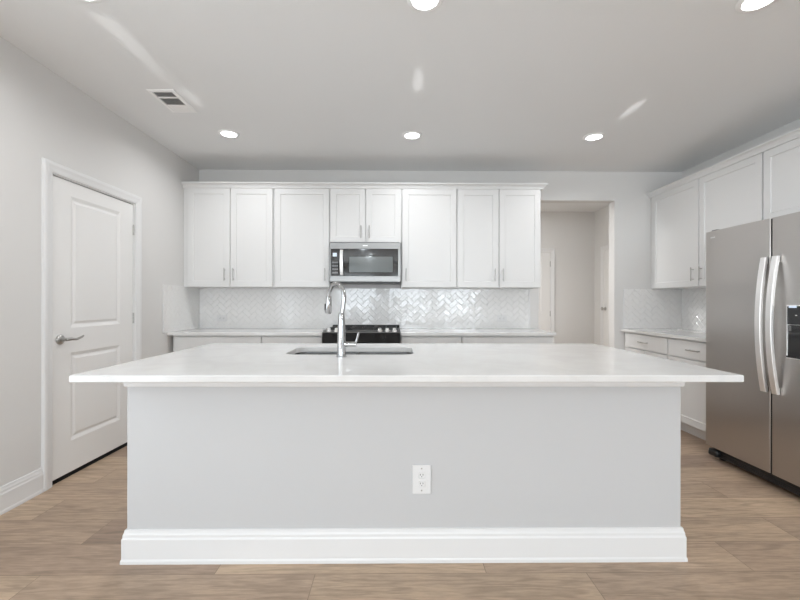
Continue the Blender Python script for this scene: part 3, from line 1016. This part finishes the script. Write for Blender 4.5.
# black glass control fascia, then the sloping steel strip that carries the knobs
prof = [(-0.001, 0.775), (0.052, 0.790), (0.058, 0.908), (0.050, 0.914), (-0.001, 0.914)]
vs0 = [bm.verts.new(mG(RX0, v, d)) for d, v in prof]
vs1 = [bm.verts.new(mG(RX1, v, d)) for d, v in prof]
for k in range(len(prof)):
    bm.faces.new([vs0[k], vs0[(k + 1) % len(prof)], vs1[(k + 1) % len(prof)], vs1[k]])
bm.faces.new(vs0); bm.faces.new(vs1)
obj('control_fascia', bm, M['blackglass'], rg)
bm = bm_new()
prof = [(0.0555, 0.9145), (0.0565, 0.921), (-0.022, 0.941), (-0.022, 0.9145)]
vs0 = [bm.verts.new(mG(RX0, v, d)) for d, v in prof]
vs1 = [bm.verts.new(mG(RX1, v, d)) for d, v in prof]
for k in range(4):
    bm.faces.new([vs0[k], vs0[(k + 1) % 4], vs1[(k + 1) % 4], vs1[k]])
bm.faces.new(vs0); bm.faces.new(vs1)
strip = obj('knob_strip', bm, M['steel_h'], rg)
axis = Vector((0, -0.25, 1)).normalized()
for kx in (-0.662, -0.588, -0.160, -0.087, -0.014):
    bm = bm_new()
    lathe(bm, [(0, -0.004), (0.024, -0.004), (0.024, 0.005), (0.019, 0.008), (0.0165, 0.026), (0.013, 0.029), (0, 0.029)], mG(kx, 0.932, 0.019), axis, 20)
    obj('knob', bm, M['steel_bright'], rg, smooth=40)
bm = bm_new(); mbox(bm, mG, RX0 + 0.002, RX1 - 0.002, 0.911, 0.925, -0.585, -0.0225, 0.003, 2)
cook = obj('cooktop', bm, M['black'], rg)
bm = bm_new(); mbox(bm, mG, RX0 + 0.002, RX1 - 0.002, 0.911, 0.957, -0.632, -0.587, 0.004, 2)
obj('rear_guard', bm, M['iron'], rg)
for k in range(3):
    gx0 = RX0 + 0.03 + k * 0.2365
    gx1 = gx0 + 0.230
    bm = bm_new()
    y0, y1 = -0.575, -0.045
    for u in (gx0, (gx0 + gx1) / 2 - 0.006, gx1 - 0.012):
        mbox(bm, mG, u, u + 0.012, 0.936, 0.952, y0, y1, 0.002)
    for d in (y0, (y0 + y1) / 2 - 0.006, y1 - 0.012, y0 + 0.13, y1 - 0.14):
        mbox(bm, mG, gx0, gx1, 0.936, 0.952, d, d + 0.012, 0.002)
    for u in (gx0, gx1 - 0.012):
        for d in (y0, y1 - 0.012):
            mbox(bm, mG, u, u + 0.012, 0.9252, 0.937, d, d + 0.012)
    obj('grate', bm, M['iron'], rg)
for bx in (RX0 + 0.145, RX0 + 0.382, RX0 + 0.618):
    for by in (4.15, 4.43):
        bm = bm_new()
        lathe(bm, [(0, 0.0252), (0.05, 0.0252), (0.05, 0.030), (0.036, 0.031), (0.034, 0.035), (0, 0.0355)], (bx, by, 0.90), (0, 0, 1), 20)
        obj('burner', bm, M['iron'], rg)
bm = bm_new()
slab(bm, lambda u, v, d: mG(u, v, d + 0.045), RX0 + 0.004, RX1 - 0.004, 0.295, 0.770, 0.044, [(RX0 + 0.12, RX1 - 0.12, 0.40, 0.66)], [(0.003, -0.003)], 0.003)
od = obj('oven_door', bm, M['steel_h'], rg)
bm = bm_new(); mbox(bm, mG, RX0 + 0.124, RX1 - 0.124, 0.404, 0.656, 0.0422, 0.0440)
obj('oven_window', bm, M['blackglass'], od)
bm = bm_new()
tube(bm, [mG(RX0 + 0.05, 0.725, 0.095), mG(RX1 - 0.05, 0.725, 0.095)], 0.012, 14)
for u in (RX0 + 0.09, RX1 - 0.09):
    tube(bm, [mG(u, 0.725, 0.044), mG(u, 0.725, 0.095)], 0.009, 12)
obj('handle', bm, M['steel_bright'], od, smooth=50)
bm = bm_new(); mbox(bm, mG, RX0 + 0.004, RX1 - 0.004, 0.095, 0.288, 0.0, 0.045, 0.003, 2)
obj('drawer', bm, M['steel_h'], rg)

# ------------------------------------------------------------------ refrigerator
fr = thing('refrigerator', 'stainless side-by-side refrigerator at the end of the right counter', 'refrigerator', (2.87, 2.665, 0))
FRX = 2.437
mF = mapper('right', FRX)
FY0, FYM, FY1 = 2.213, 2.580, 3.130
bm = bm_new(); box(bm, FRX + 0.085, RW - 0.03, FY0 + 0.006, FY1 - 0.004, 0.035, 1.745, 0.004, 2)
obj('cabinet_body', bm, M['grey'], fr)
def fridge_door(name, y0, y1, z0=0.108, z1=1.770):
    bm = bm_new()
    # slightly crowned face with rounded vertical edges, swept from a plan outline
    w = y1 - y0
    outline = [(y0, -0.072)]
    r = 0.008
    for k in range(6):
        a = math.radians(90 * k / 5)
        outline.append((y0 + r - r * math.cos(a), -r + r * math.sin(a) - 0.004))
    for k in range(1, 8):
        t = k / 8
        outline.append((y0 + r + (w - 2 * r) * t, -0.004 + 0.004 * (1 - (2 * t - 1) ** 2)))
    for k in range(6):
        a = math.radians(90 * k / 5)
        outline.append((y1 - r + r * math.sin(a), -r + r * math.cos(a) - 0.004))
    outline.append((y1, -0.072))
    lo = [bm.verts.new(mF(u, z0, d)) for u, d in outline]
    hi = [bm.verts.new(mF(u, z1, d)) for u, d in outline]
    n = len(outline)
    for k in range(n):
        bm.faces.new([lo[k], lo[(k + 1) % n], hi[(k + 1) % n], hi[k]])
    bm.faces.new(lo); bm.faces.new(hi)
    return obj(name, bm, M['steel'], fr, smooth=35)
fd = fridge_door('refrigerator_door', FYM + 0.005, FY1)
fz = fridge_door('freezer_door', FY0, FYM - 0.006)
bm = bm_new()
box(bm, FRX + 0.073, FRX + 0.0845, FY0 + 0.012, FY1 - 0.012, 0.112, 1.74)
obj('gasket', bm, M['darkgap'], fr)
bm = bm_new(); box(bm, FRX + 0.0085, FRX + 0.072, FYM - 0.0055, FYM + 0.0045, 0.110, 1.766)
obj('door_seal', bm, M['darkgap'], fr)  # black strip that paints the shade between the two doors
def bow_handle(parent, yc, w, BOW):
    bm = bm_new()
    n = 20
    prev = None
    z0, z1 = 0.635, 1.518
    for k in range(n + 1):
        t = k / n
        z = z0 + (z1 - z0) * t
        s = abs(2 * t - 1)
        d = 0.020 + BOW * (1 - s ** 2.0)
        th = 0.018
        sec = [(yc - w / 2, d - th), (yc + w / 2, d - th), (yc + w / 2, d - 0.003), (yc + w / 2 - 0.003, d), (yc - w / 2 + 0.003, d), (yc - w / 2, d - 0.003)]
        cur = [bm.verts.new(mF(u, z, q)) for u, q in sec]
        if prev:
            for j in range(6):
                bm.faces.new([prev[j], prev[(j + 1) % 6], cur[(j + 1) % 6], cur[j]])
        else:
            bm.faces.new(cur)
        prev = cur
    bm.faces.new(prev)
    for z in (z0 + 0.022, z1 - 0.022):
        mbox(bm, mF, yc - w / 2 + 0.004, yc + w / 2 - 0.004, z - 0.02, z + 0.02, 0.0005, 0.016, 0.001)
    return obj('handle', bm, M['steel_bright'], parent, smooth=12)
bow_handle(fd, 2.611, 0.042, 0.040)
bow_handle(fz, 2.530, 0.042, 0.044)
# ice and water dispenser in the freezer door
bm = bm_new()
dy0, dy1, dz0, dz1 = 2.258, 2.462, 0.880, 1.200
slab(bm, lambda u, v, d: mF(u, v, d + 0.006), dy0 - 0.006, dy1 + 0.006, dz0 - 0.006, dz1 + 0.006, 0.0065, [(dy0, dy1, dz0, dz1)], [(0.001, -0.003)], 0.002)
obj('dispenser_bezel', bm, M['steel_bright'], fz)
bm = bm_new()
mbox(bm, mF, dy0 + 0.0015, dy1 - 0.0015, 1.085, dz1 - 0.0015, 0.0032, 0.0075, 0.001)
dp = obj('dispenser_panel', bm, M['blackglass'], fz)
bm = bm_new(); mbox(bm, mF, 2.400, 2.450, 1.188, 1.200, 0.0076, 0.0080)
obj('display', bm, M['display'], dp)
for k in range(4):
    bm = bm_new(); mbox(bm, mF, 2.290 + k * 0.036, 2.302 + k * 0.036, 1.140, 1.145, 0.0076, 0.0079)
    obj('key', bm, M['badge'], dp)
bm = bm_new()
mbox(bm, mF, dy0 + 0.0015, dy1 - 0.0015, dz0 + 0.0015, 1.083, 0.0032, 0.0040)
mbox(bm, mF, dy0 + 0.0015, dy1 - 0.0015, dz0 + 0.0015, dz0 + 0.012, 0.0040, 0.014, 0.001)
obj('dispenser_recess', bm, M['blackglass'], fz)
bm = bm_new(); mbox(bm, mF, 2.436, 2.450, 1.045, 1.078, 0.0041, 0.0075, 0.001)
mbox(bm, mF, 2.300, 2.345, 0.990, 1.078, 0.0041, 0.010, 0.002)
obj('dispenser_paddle', bm, M['grey'], fz)
bm = bm_new(); mbox(bm, mF, 3.035, 3.075, 1.716, 1.724, -0.0027, 0.0008, 0.0003)
obj('badge', bm, M['badge'], fd)
bm = bm_new()
box(bm, FRX + 0.050, FRX + 0.0845, FY0 + 0.02, FY1 - 0.05, 0.028, 0.098, 0.004, 2)
for k in range(3):
    box(bm, FRX + 0.046, FRX + 0.052, FY0 + 0.03, FY1 - 0.06, 0.040 + k * 0.018, 0.048 + k * 0.018)
obj('base_grille', bm, M['black'], fr)
for y in (FY1 - 0.055, FY0 + 0.055):
    bm = bm_new(); box(bm, FRX + 0.012, FRX + 0.15, y - 0.045, y + 0.045, 0.030, 0.085, 0.016, 3)
    ft = obj('foot_cover', bm, M['black'], fr, smooth=40)
    bm = bm_new(); lathe(bm, [(0, 0.0005), (0.02, 0.0005), (0.02, 0.012), (0.008, 0.014), (0.008, 0.034), (0, 0.034)], (FRX + 0.10, y, 0), (0, 0, 1), 18)
    obj('foot', bm, M['black'], fr)
for y in (FY1 - 0.05, FY0 + 0.05):
    bm = bm_new(); box(bm, FRX + 0.030, FRX + 0.16, y - 0.025, y + 0.025, 1.7705, 1.784, 0.004, 2)
    obj('hinge_cover', bm, M['grey'], fr)

# ------------------------------------------------------------------ ceiling fixtures
def recessed_light(label, x, y):
    t = thing('recessed_light', label, 'ceiling light', (x, y, CH), 'recessed ceiling lights')
    bm = bm_new()
    lathe(bm, [(0.066, -0.0005), (0.092, -0.0005), (0.092, -0.003), (0.085, -0.007), (0.068, -0.009), (0.066, -0.006), (0.066, -0.0005)], (x, y, CH), (0, 0, 1), 36)
    obj('trim_ring', bm, M['fixture'], t, smooth=40)
    bm = bm_new()
    lathe(bm, [(0, -0.0045), (0.0655, -0.0045), (0.0655, -0.001), (0, -0.001)], (x, y, CH), (0, 0, 1), 36)
    obj('lens', bm, M['lens'], t)
    d = bpy.data.lights.new('lamp_light', 'AREA')
    d.shape = 'DISK'
    d.size = 0.125
    d.spread = math.radians(SPREAD)
    d.energy = LAMP
    d.color = (0.975, 0.985, 1.0)
    lo = bpy.data.objects.new('lamp_light', d)
    lo.location = (0, 0, -0.006)
    lo.parent = t
    C.objects.link(lo)
    return t
recessed_light('lit recessed light nearest the ceiling vent', -1.511, 3.63)
recessed_light('lit recessed light above the range side of the island', 0.144, 3.64)
recessed_light('lit recessed light near the hall opening corner', 1.813, 3.65)
recessed_light('lit recessed light cut by the top edge, middle of the ceiling', 0.143, 2.00)
recessed_light('lit recessed light cut by the top edge above the refrigerator', 1.816, 1.985)
recessed_light('lit recessed light cut by the top edge above the left end of the island', -1.535, 1.955)


vt = thing('ceiling_vent', 'white louvred air vent in the ceiling near the left wall', 'vent', (-1.692, 3.05, CH))
vx0, vx1, vy0, vy1 = -1.790, -1.594, 2.878, 3.224
bm = bm_new()
FRM = [(0.0, -0.0005), (0.0, -0.004), (-0.010, -0.009), (-0.026, -0.009), (-0.028, -0.0005)]
sweep(bm, [(vx0, vy0), (vx0, vy1), (vx1, vy1), (vx1, vy0)], FRM, lambda a, b, h: Vector((a, b, CH + h)), closed=True)
obj('frame', bm, M['fixture'], vt)
bm = bm_new(); box(bm, vx0 + 0.026, vx1 - 0.026, vy0 + 0.026, vy1 - 0.026, CH - 0.0018, CH - 0.0006)
obj('duct_backing', bm, M['ductdark'], vt)
for y in (2.985, 3.105):
    bm = bm_new(); box(bm, vx0 + 0.027, vx1 - 0.027, y - 0.006, y + 0.006, CH - 0.009, CH - 0.002)
    obj('divider_bar', bm, M['fixture'], vt)
for (ya, yb, tilt) in ((2.906, 2.978, -1), (2.992, 3.098, -1), (3.112, 3.196, 1)):
    bm = bm_new()
    nsl = max(5, int((yb - ya) / 0.011))
    for k in range(nsl):
        y = ya + (yb - ya) * (k + 0.5) / nsl
        s = 0.0045
        q = [(y - s * tilt - 0.0008, CH - 0.0025), (y - s * tilt + 0.0008, CH - 0.0025), (y + s * tilt + 0.0008, CH - 0.0085), (y + s * tilt - 0.0008, CH - 0.0085)]
        a = [bm.verts.new((vx0 + 0.028, p[0], p[1])) for p in q]
        b = [bm.verts.new((vx1 - 0.028, p[0], p[1])) for p in q]
        for j in range(4):
            bm.faces.new([a[j], a[(j + 1) % 4], b[(j + 1) % 4], b[j]])
        bm.faces.new(a); bm.faces.new(b)
    obj('louvers', bm, M['fixture'], vt)

for o in bpy.data.objects:
    if '_base' in o:
        del o['_base']
